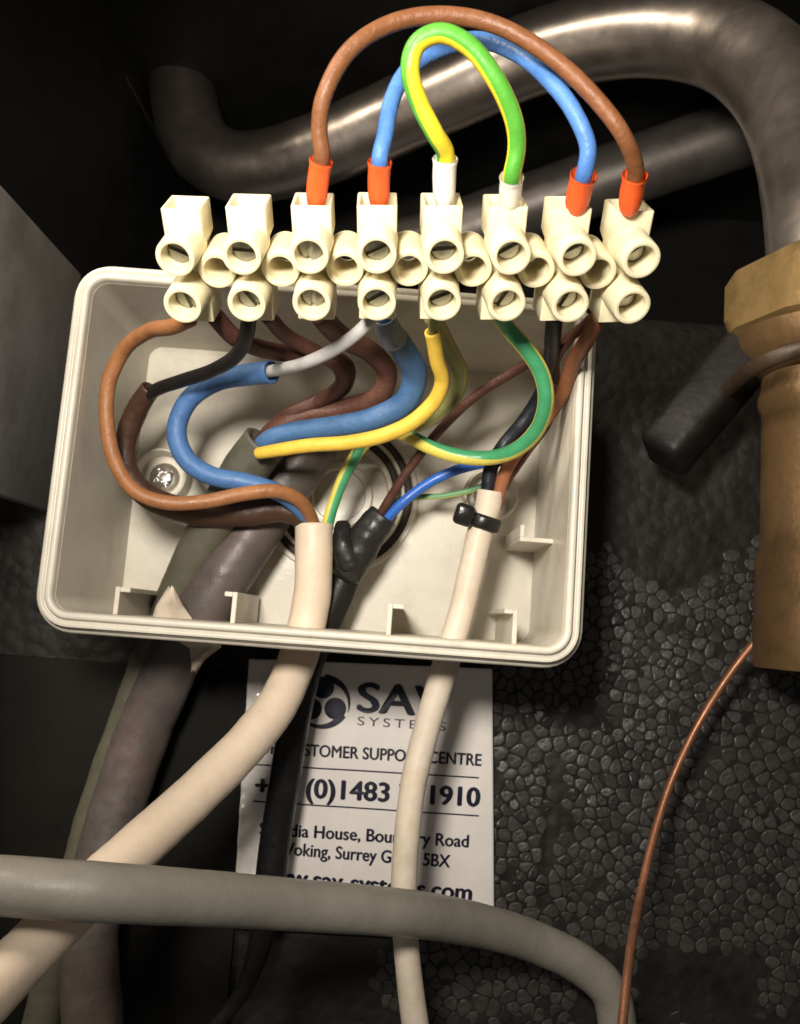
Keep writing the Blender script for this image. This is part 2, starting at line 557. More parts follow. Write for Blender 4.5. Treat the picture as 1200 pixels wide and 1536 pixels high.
# grey side plate at the left
p_tl = at(116, 408, 4)
p_bl = at(78, 766, 4)
xs = float((p_tl[0] + p_bl[0]) / 2)
plate = mesh_obj('side_plate', *box(xs - 2.2, xs, -135, -3, p_bl[2], p_tl[2], 0.4), M['plate'], None, smooth=True, auto=30)
tag(plate, 'dull grey metal side plate left of the ivory box, cut by the left edge', 'metal plate')
# dark base panel, lower left
lp = at(100, 989, 1.0)
panel = mesh_obj('base_panel', *box(-120, float(at(352, 1390, 1)[0]), -1.1, 0.9, -110, float(lp[2]), 0.3), M['dark_panel'], None, smooth=True, auto=30)
tag(panel, 'plain black panel with a straight top edge in the lower left corner', 'panel')

# ------------------------------------------------------------------ foam beads (voronoi cells)
def in_beads(x, z):
    """bead density 0..1 at a wall point, from where the foam's skin is broken open"""
    d = (np.array([x, 0, z]) - CAM)
    zc = d @ FW
    px = 600 + FPX * (d @ RT) / zc
    py = 768 - FPX * (d @ UP) / zc
    if px < 560 or px > 1260 or py > 1600 or py < 560: return 0
    n = mnoise.noise(Vector((x * 0.06, z * 0.06, 20))) + 0.4 * mnoise.noise(Vector((x * 0.16, z * 0.16, 40)))
    core = min(1, max(0, (py - 735) / 190.0)) * min(1, max(0, (1500 - py) / 200.0)) * min(1, max(0, (px - 690) / 40.0))
    gap = mnoise.noise(Vector((x * 0.17, z * 0.17, 60)))
    core *= 1 - 0.9 * min(1, max(0, (gap - 0.36) / 0.12))
    core *= 1 - 0.75 * math.exp(-(((px - 1010) / 90) ** 2 + ((py - 850) / 85) ** 2))
    low = 0.55 if (py > 1390 and 600 < px < 960) else 0
    mid = 0.42 if py > 1250 else 0
    return max(core * (0.95 + 0.35 * n), low * (0.8 + 0.9 * n), mid * (0.6 + 1.2 * n))


X0, X1, Z0, Z1 = -5.0, 84.0, -82.0, 45.0
pts = []
cell = {}
tries = 0
while tries < 42000:
    tries += 1
    x, z = rng.uniform(X0, X1), rng.uniform(Z0, Z1)
    rmin = 1.6 + 0.6 * (mnoise.noise(Vector((x * 0.12, z * 0.12, 77))) + 0.3)
    ci, cj = int(x // 2.6), int(z // 2.6)
    ok = True
    for a in (-1, 0, 1):
        for b in (-1, 0, 1):
            for q in cell.get((ci + a, cj + b), ()):
                if (q[0] - x) ** 2 + (q[1] - z) ** 2 < rmin * rmin: ok = False
    if ok:
        cell.setdefault((ci, cj), []).append((x, z)); pts.append((x, z))
pts = np.array(pts)
beads = []
for k, (x, z) in enumerate(pts):
    dens = in_beads(x, z)
    if dens < 0.30 + 0.06 * rng.random(): continue
    if abs(x - SEAM_X) < 0.12: continue
    d2 = ((pts - (x, z)) ** 2).sum(1)
    nb = np.argsort(d2)[1:16]
    poly = [(-2.6, -2.6), (2.6, -2.6), (2.6, 2.6), (-2.6, 2.6)]
    poly = [(2.3 * math.cos(a), 2.3 * math.sin(a)) for a in np.linspace(0, 2 * math.pi, 9)[:-1]]
    for j in nb:
        n_ = pts[j] - (x, z); dd = np.linalg.norm(n_); n_ = n_ / dd; lim = dd / 2 - 0.05
        new = []
        for i in range(len(poly)):
            p, q = np.array(poly[i]), np.array(poly[(i + 1) % len(poly)])
            sp, sq = p @ n_ - lim, q @ n_ - lim
            if sp <= 0: new.append(tuple(p))
            if sp * sq < 0: new.append(tuple(p + (q - p) * sp / (sp - sq)))
        poly = new
        if len(poly) < 3: break
    if len(poly) < 3: continue
    P = np.array(poly)
    # chop the corners twice so the cells read as rounded pebbles
    for _ in range(1):
        P = np.array([v for i in range(len(P)) for v in (P[i] * 0.74 + P[(i + 1) % len(P)] * 0.26, P[i] * 0.26 + P[(i + 1) % len(P)] * 0.74)])
    area = 0.5 * abs(np.sum(P[:, 0] * np.roll(P[:, 1], -1) - P[:, 1] * np.roll(P[:, 0], -1)))
    sink = min(1.0, max(0.0, (dens - 0.3) / 0.5))
    hgt = rng.uniform(0.08, 0.36) * (0.25 + 0.75 * sink)
    tilt = rng.uniform(-0.12, 0.12, 2) * (0.3 + 0.7 * sink)
    base = foam_h(x, z)
    V, Fc = [], []
    n_ = len(P)
    for s, hh in ((0.98, -0.5), (0.97, hgt * 0.70), (0.86, hgt * 0.95), (0.5, hgt * 1.0)):
        for p in P:
            V.append((x + p[0] * s, -(base + hh + p @ tilt * (hh > 0)), z + p[1] * s))
    for r_ in range(3):
        for i in range(n_):
            Fc.append((r_ * n_ + i, r_ * n_ + (i + 1) % n_, (r_ + 1) * n_ + (i + 1) % n_, (r_ + 1) * n_ + i))
    Fc.append(tuple(3 * n_ + i for i in range(n_)))
    beads.append((area, x, z, V, Fc))
beads.sort(key=lambda b: -b[0])
print('beads', len(beads))
for a, x, z, V, Fc in beads[:300]:
    mesh_obj('foam_bead', V, Fc, M['bead'], wall, loc=(x, 0, z))
if len(beads) > 300:
    o = mesh_obj('foam_bead_mass', *join(*[(b[3], b[4]) for b in beads[300:]]), M['bead'], wall)
    tag(o, kind='stuff')

# ------------------------------------------------------------------ junction box
IN = [at(86, 930 - 505, 37), at(862, 490, 37), at(846, 955, 37), at(82, 905, 37)]
bx0 = float((at(80, 880, 37)[0] + at(128, 470, 37)[0]) / 2)
bx1 = float((at(846, 900, 37)[0] + at(868, 600, 37)[0]) / 2)
bz0 = float((at(150, 921, 37)[2] + at(750, 966, 37)[2]) / 2)
bz1 = float(at(170, 420, 37)[2])
print('box', bx0, bx1, bz0, bz1)
FLOOR = 5.0
box_c = np.array([(bx0 + bx1) / 2, 0, (bz0 + bz1) / 2])
jb = empty('junction_box', box_c, 'open ivory plastic junction box with cables running through its lower wall', 'junction box')


def rrect(off, h, r0=2.6, nc=8):
    x0, x1, z0, z1 = bx0 - off, bx1 + off, bz0 - off, bz1 + off
    r = max(0.3, r0 + off)
    L = []
    for cx, cz, a0 in ((x1 - r, z1 - r, 0), (x0 + r, z1 - r, 90), (x0 + r, z0 + r, 180), (x1 - r, z0 + r, 270)):
        for k in range(nc + 1):
            a = math.radians(a0 + 90 * k / nc)
            L.append((cx + r * math.cos(a), -h, cz + r * math.sin(a)))
    return L


def loft(profile, closed_first=False):
    V, Fc = [], []
    n_ = None
    for off, h in profile:
        ring = rrect(off, h)
        # a little moulding unevenness
        ring = [(x + 0.10 * mnoise.noise(Vector((x * .06, z * .06, 1))), y + 0.12 * mnoise.noise(Vector((x * .05, z * .05, 5))), z + 0.10 * mnoise.noise(Vector((x * .06, z * .06, 9)))) for x, y, z in ring]
        n_ = len(ring); V += ring
    for k in range(len(profile) - 1):
        for j in range(n_):
            Fc.append((k * n_ + j, k * n_ + (j + 1) % n_, (k + 1) * n_ + (j + 1) % n_, (k + 1) * n_ + j))
    return V, Fc


wall_prof = [(0, FLOOR), (0, 35.5), (1.5, 35.5), (1.5, 0.4), (-0.8, 0.4), (-0.8, FLOOR)]
Vw, Fw_ = loft(wall_prof)
mesh_obj('shell', Vw, Fw_, M['box'], jb, auto=40)
rim_prof = [(0.05, 33), (0.02, 36.6), (0.12, 37.0), (0.35, 37.2), (0.85, 37.2), (1.02, 37.05), (1.10, 36.7), (1.18, 36.45), (1.35, 36.4), (1.5, 36.5),
            (1.62, 36.65), (1.85, 36.7), (2.15, 36.6), (2.3, 36.2), (2.34, 35.6), (2.45, 35.3), (2.7, 35.2), (2.95, 35.0), (3.1, 34.5), (3.12, 32.2), (2.95, 31.8), (1.52, 31.6)]
mesh_obj('rim', *loft(rim_prof), M['box'], jb, auto=50)

# floor with a round opening for the stepped knockout
kc = at(508, 742, FLOOR)
KR = 14.6


def floor_mesh():
    V, Fc = [], []
    nA = 320
    ring_out, ring_in = [], []
    R0 = np.array(rrect(0.8, FLOOR, nc=12))
    for j in range(nA):
        a = 2 * math.pi * j / nA
        d = np.array([math.cos(a), math.sin(a)])
        best = None
        for i in range(len(R0)):
            p, q = R0[i, [0, 2]] - kc[[0, 2]], R0[(i + 1) % len(R0), [0, 2]] - kc[[0, 2]]
            e = q - p
            den = d[0] * e[1] - d[1] * e[0]
            if abs(den) < 1e-9: continue
            t = (p[0] * e[1] - p[1] * e[0]) / den
            s = (p[0] * d[1] - p[1] * d[0]) / den
            if t > 0 and -1e-6 <= s <= 1 + 1e-6: best = t
        ring_out.append(best)
    ns = 8
    for k in range(ns + 1):
        for j in range(nA):
            a = 2 * math.pi * j / nA
            r = KR + (ring_out[j] - KR) * k / ns
            x, z = kc[0] + r * math.cos(a), kc[2] + r * math.sin(a)
            V.append((x, -(FLOOR + 0.12 * mnoise.noise(Vector((x * .07, z * .07, 4)))), z))
    for k in range(ns):
        for j in range(nA):
            Fc.append((k * nA + j, k * nA + (j + 1) % nA, (k + 1) * nA + (j + 1) % nA, (k + 1) * nA + j))
    return V, Fc


mesh_obj('back_panel', *floor_mesh(), M['box'], jb)
kn_prof = [(KR + 0.4, -2.5), (KR + 0.1, 0.25), (KR - 0.1, 0.7), (KR - 0.75, 0.75), (KR - 0.95, 0.5), (KR - 1.05, -2.6), (12.3, -2.6), (12.2, 0.5), (12.05, 0.7),
           (11.65, 0.7), (11.5, 0.5), (11.4, -2.8), (10.2, -2.8), (10.1, 0.3), (9.95, 0.5), (9.2, 0.5), (9.0, 0.2), (8.95, -1.4), (6.3, -1.6),
           (6.2, -0.55), (6.0, -0.35), (5.0, -0.35), (4.85, -0.55), (4.75, -1.7), (0.0, -1.8)]
kn = mesh_obj('knockout', *lathe(kn_prof, (kc[0], -FLOOR, kc[2]), seg=80), M['box'], jb, auto=40)
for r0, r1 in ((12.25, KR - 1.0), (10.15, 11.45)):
    mesh_obj('groove_ring', *lathe([(r0, -2.7), (r0, -0.35), ((r0 + r1) / 2, -0.15), (r1, -0.35), (r1, -2.7)], (kc[0], -FLOOR, kc[2]), seg=72, close=True), M['groove_brown'], kn)  # dark brown-grey rings filling the knockout grooves


def phillips_screw(c, r, depth_axis_h, name, parent, mat, spin=0.4):
    V, Fc = [], []
    na, nr = 64, 18
    for k in range(nr + 1):
        rr = r * k / nr
        for j in range(na):
            a = 2 * math.pi * j / na
            x, z = rr * math.cos(a), rr * math.sin(a)
            hz = 1.15 * (1 - (rr / r) ** 2.6) + 0.5
            ca, sa = math.cos(spin), math.sin(spin)
            u, v = abs(x * ca + z * sa), abs(-x * sa + z * ca)
            dmin, dmax = min(u, v), max(u, v)
            if dmax < r * 0.62:
                f = max(0, 1 - (dmin / (r * 0.14)) ** 2) * min(1, (r * 0.62 - dmax) / (r * 0.15))
                f = max(f, max(0, 1 - rr / (r * 0.28)))
                hz -= 0.95 * f
            V.append((c[0] + x, -(depth_axis_h + hz), c[2] + z))
    for j in range(na):
        a = 2 * math.pi * j / na
        V.append((c[0] + r * math.cos(a), -(depth_axis_h - 0.4), c[2] + r * math.sin(a)))
    for k in range(nr + 1):
        for j in range(na):
            Fc.append((k * na + j, k * na + (j + 1) % na, (k + 1) * na + (j + 1) % na, (k + 1) * na + j))
    return mesh_obj(name, V, Fc, mat, parent)


for bxp, byp, spin in ((239, 712, 0.5), (737, 742, 0.2)):
    c = at(bxp, byp, FLOOR + 4.5)
    prof = [(5.0, -2), (4.92, 4.1), (4.75, 4.5), (4.5, 4.5), (4.35, 4.3), (4.2, 0.4), (0, 0.4)]
    bo = mesh_obj('screw_boss', *lathe(prof, (c[0], -FLOOR, c[2]), seg=56), M['box'], jb, auto=40)
    phillips_screw(c, 2.75, FLOOR + 0.6, 'fixing_screw', bo, M['chrome'], spin)

# L-shaped ribs on the walls
def rib(px_leg, px_fl, py_top, h0, h1, side, zb=None):
    t = 0.75
    a = at(px_leg, py_top, h1)
    b = at(px_fl, py_top, h1)
    x0 = a[0]; z1_ = a[2]
    zb = bz0 - 0.1
    leg = box(x0 - t / 2, x0 + t / 2, -h1, -h0, zb, z1_, 0.1, 1)
    fx = sorted((x0 + (t / 2 if b[0] > x0 else -t / 2) * 0.98, b[0]))
    fl = box(fx[0], fx[1], -h1 + 0.05, -h0, z1_ - t, z1_ - 0.01, 0.1, 1)
    return join(leg, fl)


for pl, pf, pt in ((177, 196, 880), (353, 337, 888), (586, 607, 905), (774, 757, 914)):
    mesh_obj('rib', *rib(pl, pf, pt, FLOOR + 2, 29, 1), M['box'], jb, auto=30)
ra = at(780, 808, 24)
mesh_obj('rib', *join(box(ra[0], bx1 + 0.1, -24, -FLOOR + 0.2, ra[2] - 0.4, ra[2] + 0.35, 0.1, 1),
                      box(ra[0], ra[0] + 0.75, -23.95, -FLOOR + 0.2, ra[2] + 0.33, ra[2] + 2.3, 0.1, 1)), M['box'], jb, auto=30)

# ------------------------------------------------------------------ terminal strip
Q = [0.7902939201122297, -0.08208080032543807, 0.018247632075964162, -0.8775516511804518, -62.26146023489464, 40.582352401465094,
     3.0419475007195644, -0.07265968792663605, 3.7496656339203276, 4.556525243494679, 7.291195089255344, 0.003276111577888724, -0.001251767636697266]


def rot_m(a, b, c):
    Rx = np.array([[1, 0, 0], [0, math.cos(a), -math.sin(a)], [0, math.sin(a), math.cos(a)]])
    Ry = np.array([[math.cos(b), 0, math.sin(b)], [0, 1, 0], [-math.sin(b), 0, math.cos(b)]])
    Rz = np.array([[math.cos(c), -math.sin(c), 0], [math.sin(c), math.cos(c), 0], [0, 0, 1]])
    return Rz @ Ry @ Rx @ np.array([[1, 0, 0], [0, 0, -1], [0, 1, 0.]])


SR, ST = rot_m(*Q[:3]), np.array(Q[3:6])


def strip_frame(xc):
    a = Q[11] * xc
    ex = SR @ np.array([math.cos(a), 0, -math.sin(a)])
    ez = SR @ np.array([math.sin(a), 0, math.cos(a)])
    ey = SR @ np.array([0, 1.0, 0])
    o = SR @ np.array([xc, Q[12] * xc * xc, -Q[11] * xc * xc / 2]) + ST
    return o, ex, ey, ez


def to_world(V, fr):
    o, ex, ey, ez = fr
    return [o + ex * v[0] + ey * v[1] + ez * v[2] for v in V]


strip = empty('terminal_strip', ST, 'cream eight way screw terminal strip hanging across the top of the open box', 'terminal strip')
HB = Q[9]; TOPY = Q[10]


def housing():
    """one pole: rectangular body, hollow wire entries at both ends"""
    W, D = 2.42, 2.5
    zc = -HB - D
    parts = []
    # stacked rounded rectangles along y
    def ringxy(w, d, y, r=0.22, dz=0.0):
        L = []
        for cx, cz, a0 in ((w - r, d - r, 0), (-w + r, d - r, 90), (-w + r, -d + r, 180), (w - r, -d + r, 270)):
            for k in range(4):
                a = math.radians(a0 + 30 * k)
                L.append((cx + r * math.cos(a), y, zc + dz + cz + r * math.sin(a)))
        return L
    prof = [(1.35, 1.35, TOPY - 4.2, .9), (1.75, 1.75, TOPY - 1.6, .7), (1.95, 2.0, TOPY - 0.15, .4), (2.05, 2.12, TOPY, .3), (2.34, 2.42, TOPY, .25), (W, D, TOPY - 0.1, .25),
            (W, D, 3.4, .25), (W - 0.55, D - 0.1, 2.2, .3), (W - 0.65, D - 0.15, -1.3, .3), (W - 0.1, D, -2.9, .25), (W - 0.05, D, -TOPY + .1, .25), (2.3, 2.4, -TOPY, .25), (1.9, 2.0, -TOPY, .4), (1.5, 1.5, -TOPY + 3, .6)]
    V, Fc = [], []
    for w, d, y, r in prof: V += ringxy(w, d, y, r)
    n_ = 16
    for k in range(len(prof) - 1):
        for j in range(n_):
            Fc.append((k * n_ + j, k * n_ + (j + 1) % n_, (k + 1) * n_ + (j + 1) % n_, (k + 1) * n_ + j))
    Fc.append(tuple(range(n_))); Fc.append(tuple((len(prof) - 1) * n_ + j for j in range(n_)))
    parts.append((V, Fc))
    for y, top in ((Q[6], 0.0), (-Q[6], Q[7])):
        pr = [(2.55, -HB - 0.9), (2.50, -HB + 0.35), (2.44, -HB + 1.2), (2.38, top - 0.25), (2.30, top - 0.06), (2.18, top), (1.86, top), (1.74, top - 0.07), (1.66, top - 0.3), (1.55, -3.9), (0.0, -3.9)]
        parts.append(lathe(pr, (0, y, 0), (0, 0, 1), seg=40))
    return join(*parts)


HV, HF = housing()


def term_screw(y, spin, z, rr=1.5):
    """slotted cheese head: two half discs over a lower disc"""
    parts = []
    base = lathe([(rr, z - 0.95), (rr, z - 0.75), (0, z - 0.75)], (0, y, 0), (0, 0, 1), 32)
    parts.append(base)
    g = 0.27
    for s in (1, -1):
        V, Fc = [], []
        a0 = math.asin(g / rr)
        arc = [a0 + (math.pi - 2 * a0) * k / 14 for k in range(15)]
        out = [(rr * math.cos(a), rr * math.sin(a)) for a in arc]
        inn = [((rr - .15) * math.cos(a), max(g, (rr - .15) * math.sin(a))) for a in arc]
        for ring, hz in ((out, z - 0.85), (out, z - 0.12), (inn, z)):
            for px_, py_ in ring:
                py2 = py_ * s
                V.append((px_ * math.cos(spin) - py2 * math.sin(spin), y + px_ * math.sin(spin) + py2 * math.cos(spin), hz))
        n_ = 15
        for k in range(2):
            for j in range(n_):
                Fc.append((k * n_ + j, k * n_ + (j + 1) % n_, (k + 1) * n_ + (j + 1) % n_, (k + 1) * n_ + j))
        Fc.append(tuple(2 * n_ + j for j in range(n_))); Fc.append(tuple(range(n_)))
        parts.append((V, Fc))
    return join(*parts)


spins_u = [2.75, 3.1, 1.35, 0.45, 0.1, 0.5, 0.45, 0.6]
spins_l = [1.9, 2.2, 1.5, 0.5, 0.4, 1.05, 1.1, 0.45]
depth_u = [-2.3, -2.2, -2.5, -2.2, -2.3, -2.8, -3.1, -3.2]
depth_l = [-2.6, -2.5, -2.5, -2.3, -2.5, -2.7, -2.7, -3.2]
for i in range(8):
    fr = strip_frame((i - 3.5) * 8)
    hs = mesh_obj('pole_housing', to_world(HV, fr), HF, M['strip'], strip, loc=fr[0], auto=40)
    for y, sp, z in ((Q[6], spins_u[i], depth_u[i]), (-Q[6], spins_l[i], depth_l[i])):
        V, Fc = term_screw(y, sp, z)
        mesh_obj('terminal_screw', to_world(V, fr), Fc, M['nickel'], hs, auto=30)
for j in range(7):
    fr = strip_frame((j - 3) * 8.0)
    t = -3.1
    pr = [(2.42, -HB - 5), (2.42, t - 1.2), (2.34, t - 0.25), (2.26, t - 0.06), (2.14, t), (1.75, t), (1.62, t - 0.07), (1.55, t - 0.3), (1.5, t - 3), (1.4, -HB - 5)]
    V, Fc = lathe(pr, (0, 0.1, 0), (0, 0, 1), 40, close=True)
    w1 = frame_box((0, 0, -HB - 2.2), (2.6, 0, 0), (0, 1.3, 0), (0, 0, 1.1), 0.2, 1) if False else None
    mesh_obj('mounting_tube', to_world(V, fr), Fc, M['strip'], strip, loc=fr[0], auto=40)

# ------------------------------------------------------------------ jumper wires on top of the strip
def ferrule(parent, top, bot, w, mat, label=None):
    """insulated crimp collar: flared mouth at the top, closed taper at the bottom"""
    a, b = at(*top), at(*bot)
    L = np.linalg.norm(b - a)
    path = np.array([a + (b - a) * s for s in np.linspace(0, 1, 12)])
    # gentle crimp bend
    side = np.cross((b - a) / L, np.array([0, -1.0, 0]))
    path += side[None] * (0.18 * np.sin(np.linspace(0, math.pi, 12)))[:, None]
    r = px2mm(w, (a + b) / 2) / 2
    rad = r * np.interp(np.linspace(0, 1, 12), [0, .08, .2, .45, .8, 1.0], [1.1, 1.03, .99, 1.0, .97, .80])
    V, Fc, UV = sweep(path, rad, seg=20, ends=('open', 'round'), wall=0.14, wob=0.025)
    return mesh_obj('ferrule', V, Fc, mat, parent, label=label)


def jumper(name, label, pts, w, mat, fer, stripe=None):
    mid = at(*pts[len(pts) // 2])
    t = empty(name, mid, label, 'wire', 'jumper wires looping over the terminal strip')
    for k, (tp, bt, fw, fm) in ((0, fer[0]), (-1, fer[1])):
        # the wire ends run down the axis of their collars
        q = tuple(np.array(tp) * 0.72 + np.array(bt) * 0.28)
        up_ = tuple(np.array(tp) * 1.12 - np.array(bt) * 0.12)
        pts = ([q, up_] + list(pts[1:])) if k == 0 else (list(pts[:-1]) + [up_, q])
    tube('insulation', pts, w, mat, t, n=2.2, stripe=stripe, ends=('flat', 'flat'), seg=20, wob=0.03)
    for tp, bt, fw, fm in fer:
        ferrule(t, tp, bt, fw, fm)
    return t


jumper('jumper_wire', 'long brown jumper wire arching highest over the strip, red ends', [(478, 258, 66), (479, 195, 69), (486, 145, 71), (525, 75, 72), (590, 34, 72), (670, 23, 72), (750, 40, 72), (830, 88, 72), (895, 150, 72), (936, 205, 71), (952, 275, 66)], 25, M['brown'],
       [((482, 240, 67), (474, 307, 62.5), 33, M['red']), ((953, 262, 67), (944, 314, 62.5), 36, M['red'])])
jumper('jumper_wire', 'blue jumper wire arching behind the green and yellow one, red ends', [(571, 262, 66), (577, 205, 67.5), (588, 150, 67), (612, 105, 66), (655, 76, 65), (712, 60, 65), (768, 76, 66.5), (822, 118, 69), (862, 170, 70), (882, 222, 69), (880, 270, 66)], 25, M['blue'],
       [((570, 242, 67), (569, 307, 62.5), 34, M['red']), ((876, 262, 67), (864, 312, 62.5), 38, M['red'])])
jumper('jumper_wire', 'short green and yellow jumper wire looping tightly, white ends', [(667, 258, 66), (652, 200, 70), (628, 152, 72), (615, 105, 74), (626, 66, 75), (660, 50, 75.5), (702, 68, 75), (745, 122, 73.5), (772, 185, 71), (775, 225, 69), (765, 285, 66)], 28, M['gy'],
       [((668, 237, 67), (667, 304, 62.5), 35, M['white_ferrule']), ((768, 265, 67), (765, 307, 63), 34, M['white_ferrule'])],
       stripe=[-105, -100, -95, -80, -50, -35, -25, -15, -5, 0, 0])

# ------------------------------------------------------------------ cables inside and below the box
# thick white four core cable
wc = empty('white_cable', at(470, 860, 18), 'thick white four core cable crossing from the box to the lower left corner', 'cable')
tube('sheath', [(471, 787, 19), (471, 830, 19), (470, 880, 18.5), (462, 930, 18), (446, 990, 19.5), (414, 1060, 24), (352, 1135, 30), (265, 1218, 37), (155, 1318, 45), (62, 1408, 53), (-70, 1545, 62)], 0, M['white_sheath'], wc,
     dia=6.55, seg=30, ends=('open', 'flat'), wall=0.9, wob=0.035, taper=[.97, .95, .96, .98, 1, 1, 1, 1, 1, 1])
tube('brown_core', [(285, 478, 50), (258, 490, 46), (222, 497, 40), (186, 525, 35), (163, 575, 33), (161, 640, 32), (176, 700, 31), (205, 738, 30), (250, 754, 29.5), (310, 752, 29), (365, 741, 28.5), (415, 737, 27.5), (448, 750, 25), (467, 778, 21), (474, 812, 18)], 22.5, M['brown_light'], wc, wob=0.04)
tube('black_core', [(374, 474, 50), (369, 505, 47), (352, 535, 42), (318, 556, 37), (270, 572, 32), (236, 584, 29), (214, 598, 27)], 21.5, M['black_pvc'], wc)
tube('core_sleeve', [(226, 582, 28), (207, 612, 26), (190, 660, 24), (192, 708, 23), (225, 746, 22), (290, 768, 21.5), (360, 768, 21), (420, 764, 20.5), (458, 778, 20), (470, 810, 18)], 36, M['brown_sleeve'], wc, label='dark brown heat shrink sleeve over the black core',
     ends=('open', 'round'), wall=0.35, wob=0.06, taper=[.8, .92, .88, .95, 1.05, 1.1, 1.2, 1.25, 1.0, .6])
tube('grey_core', [(560, 474, 50), (540, 496, 49), (505, 522, 47), (462, 543, 44), (425, 553, 38), (388, 560, 33)], 19.5, M['grey_wire'], wc)
tube('core_sleeve', [(408, 558, 35), (370, 562, 32), (322, 573, 29), (282, 602, 27), (265, 645, 26), (279, 688, 26), (318, 714, 26), (370, 724, 26), (420, 740, 25), (458, 775, 21), (470, 808, 18)], 30, M['blue_sleeve'], wc, label='blue heat shrink sleeve over the pale grey core',
     ends=('open', 'round'), wall=0.5, wob=0.04, taper=[1.12, 1.08, 1, 1, 1, 1, .95, .9, .8, .6])
tube('earth_core', [(748, 470, 50), (762, 492, 47), (788, 522, 46), (812, 560, 44), (819, 600, 42), (806, 644, 38), (775, 674, 34), (732, 687, 30), (686, 684, 29), (645, 671, 28), (608, 652, 26), (575, 648, 23), (545, 668, 21), (520, 707, 20), (502, 750, 19), (492, 785, 18.5), (488, 815, 18)], 23, M['gy_cool'], wc,
     stripe=[-5, 0, 5, 10, 15, 15, 25, 45, 60, 75, 95, 100, 40, -35, -40, -40, -30], label='green and yellow earth core curving to the right', taper=[1, 1, 1, 1, 1, 1, 1, 1, .98, .95, .92, .9, .86, .84, .84])

# thin white cable with its black tie
tc_ = empty('white_cable', at(722, 790, 22), 'thin white cable hanging over the right half of the white label', 'cable')
tube('sheath', [(736, 736, 24), (731, 765, 23.5), (721, 795, 23), (708, 850, 22.5), (690, 925, 22), (666, 1005, 22), (642, 1085, 22), (621, 1170, 22.5), (611, 1250, 23), (606, 1330, 23), (608, 1400, 23), (614, 1470, 24), (626, 1560, 26)], 0, M['thin_white'], tc_,
     dia=4.25, seg=26, ends=('open', 'flat'), wall=0.6, wob=0.04, taper=[1.0, 1.0, .98, 1, 1.02, 1, .98, .95, .95, .92, .93, .95])
tube('black_core', [(832, 472, 50), (829, 505, 45), (826, 545, 37), (812, 590, 30), (786, 632, 27), (756, 668, 27), (737, 700, 25), (732, 735, 24), (732, 760, 23)], 23, M['navy_pvc'], tc_)
tube('brown_core', [(897, 478, 50), (880, 510, 46), (860, 545, 39), (843, 590, 32), (818, 630, 28), (786, 665, 28), (763, 698, 26), (751, 730, 24.5), (744, 760, 23.5)], 23, M['orange_brown'], tc_, taper=[1, 1, 1, 1, .95, .95, .95, .9])
tube('red_brown_core', [(887, 476, 48), (858, 505, 44), (835, 540, 38), (836, 590, 29), (822, 635, 26), (790, 680, 26), (757, 730, 23.5), (746, 756, 23)], 12, M['maroon'], tc_)
tieh = at(697, 772, 25)
T_d = at(721, 795, 23) - at(731, 765, 23.5); T_d /= np.linalg.norm(T_d)
# tie: strap ring about the sheath and a square head at its left
tie = empty('cable_tie', at(716, 782, 25), 'glossy black cable tie gripping the top of the thin white cable', 'cable tie')
V, Fc = lathe([(2.22, -1.0), (2.22, 1.0), (2.45, 1.15), (2.75, 1.0), (2.85, 0.6), (2.85, -0.6), (2.75, -1.0), (2.45, -1.15)], at(725, 783, 23.2), T_d, 36, close=True)
mesh_obj('strap', V, Fc, M['black_gloss'], tie, auto=50)
sx = np.cross(T_d, np.array([0, -1.0, 0])); sx /= np.linalg.norm(sx); sy = np.cross(T_d, sx)
V, Fc = frame_box(at(696, 772, 24.5), sx * 1.55, sy * 1.9, T_d * 1.75, 0.7, 3)
mesh_obj('head', V, Fc, M['black_gloss'], tie)

# black cable with shrink boot
bc = empty('black_cable', at(500, 900, 14), 'slim black cable with a lumpy shrink boot, passing in front of the label', 'cable')
tube('sheath', [(540, 822, 14), (516, 868, 13.5), (492, 925, 13), (464, 990, 12), (444, 1070, 11), (427, 1170, 10), (413, 1260, 9), (402, 1350, 9), (386, 1430, 8), (362, 1490, 8), (305, 1560, 8)], 47, M['black_pvc'], bc, seg=26, wob=0.02, taper=[1.05, 1.1, 1.0, 1, 1, 1, 1, .8, .5, .4])
tube('boot', [(520, 858, 15), (540, 822, 16), (558, 795, 17), (576, 773, 17.5)], 54, M['black_shrink'], bc, seg=30, wob=0.12, n=3, ends=('round', 'open'), wall=1.2, taper=[.95, 1.05, 1.0, .95, .85])
tube('boot_finger', [(527, 848, 17), (515, 815, 17.5), (514, 788, 16)], 34, M['black_shrink'], bc, seg=22, wob=0.14, n=3, taper=[1.1, 1, .7])
tube('brown_core', [(895, 474, 47), (862, 500, 43), (823, 528, 38), (770, 558, 33), (712, 595, 29), (660, 645, 25), (622, 692, 22), (592, 736, 19.5), (568, 776, 17)], 15, M['brown_dark'], bc)
tube('blue_core', [(752, 692, 19), (720, 696, 19), (682, 706, 19), (642, 725, 18.5), (606, 752, 18), (580, 778, 17)], 15.5, M['blue_thin'], bc)
tube('green_core', [(730, 727, 16), (700, 737, 15.5), (664, 744, 15), (628, 746, 14.5), (596, 752, 15), (572, 776, 16)], 9, M['gy_pale'], bc, stripe=[20, 30, 40])

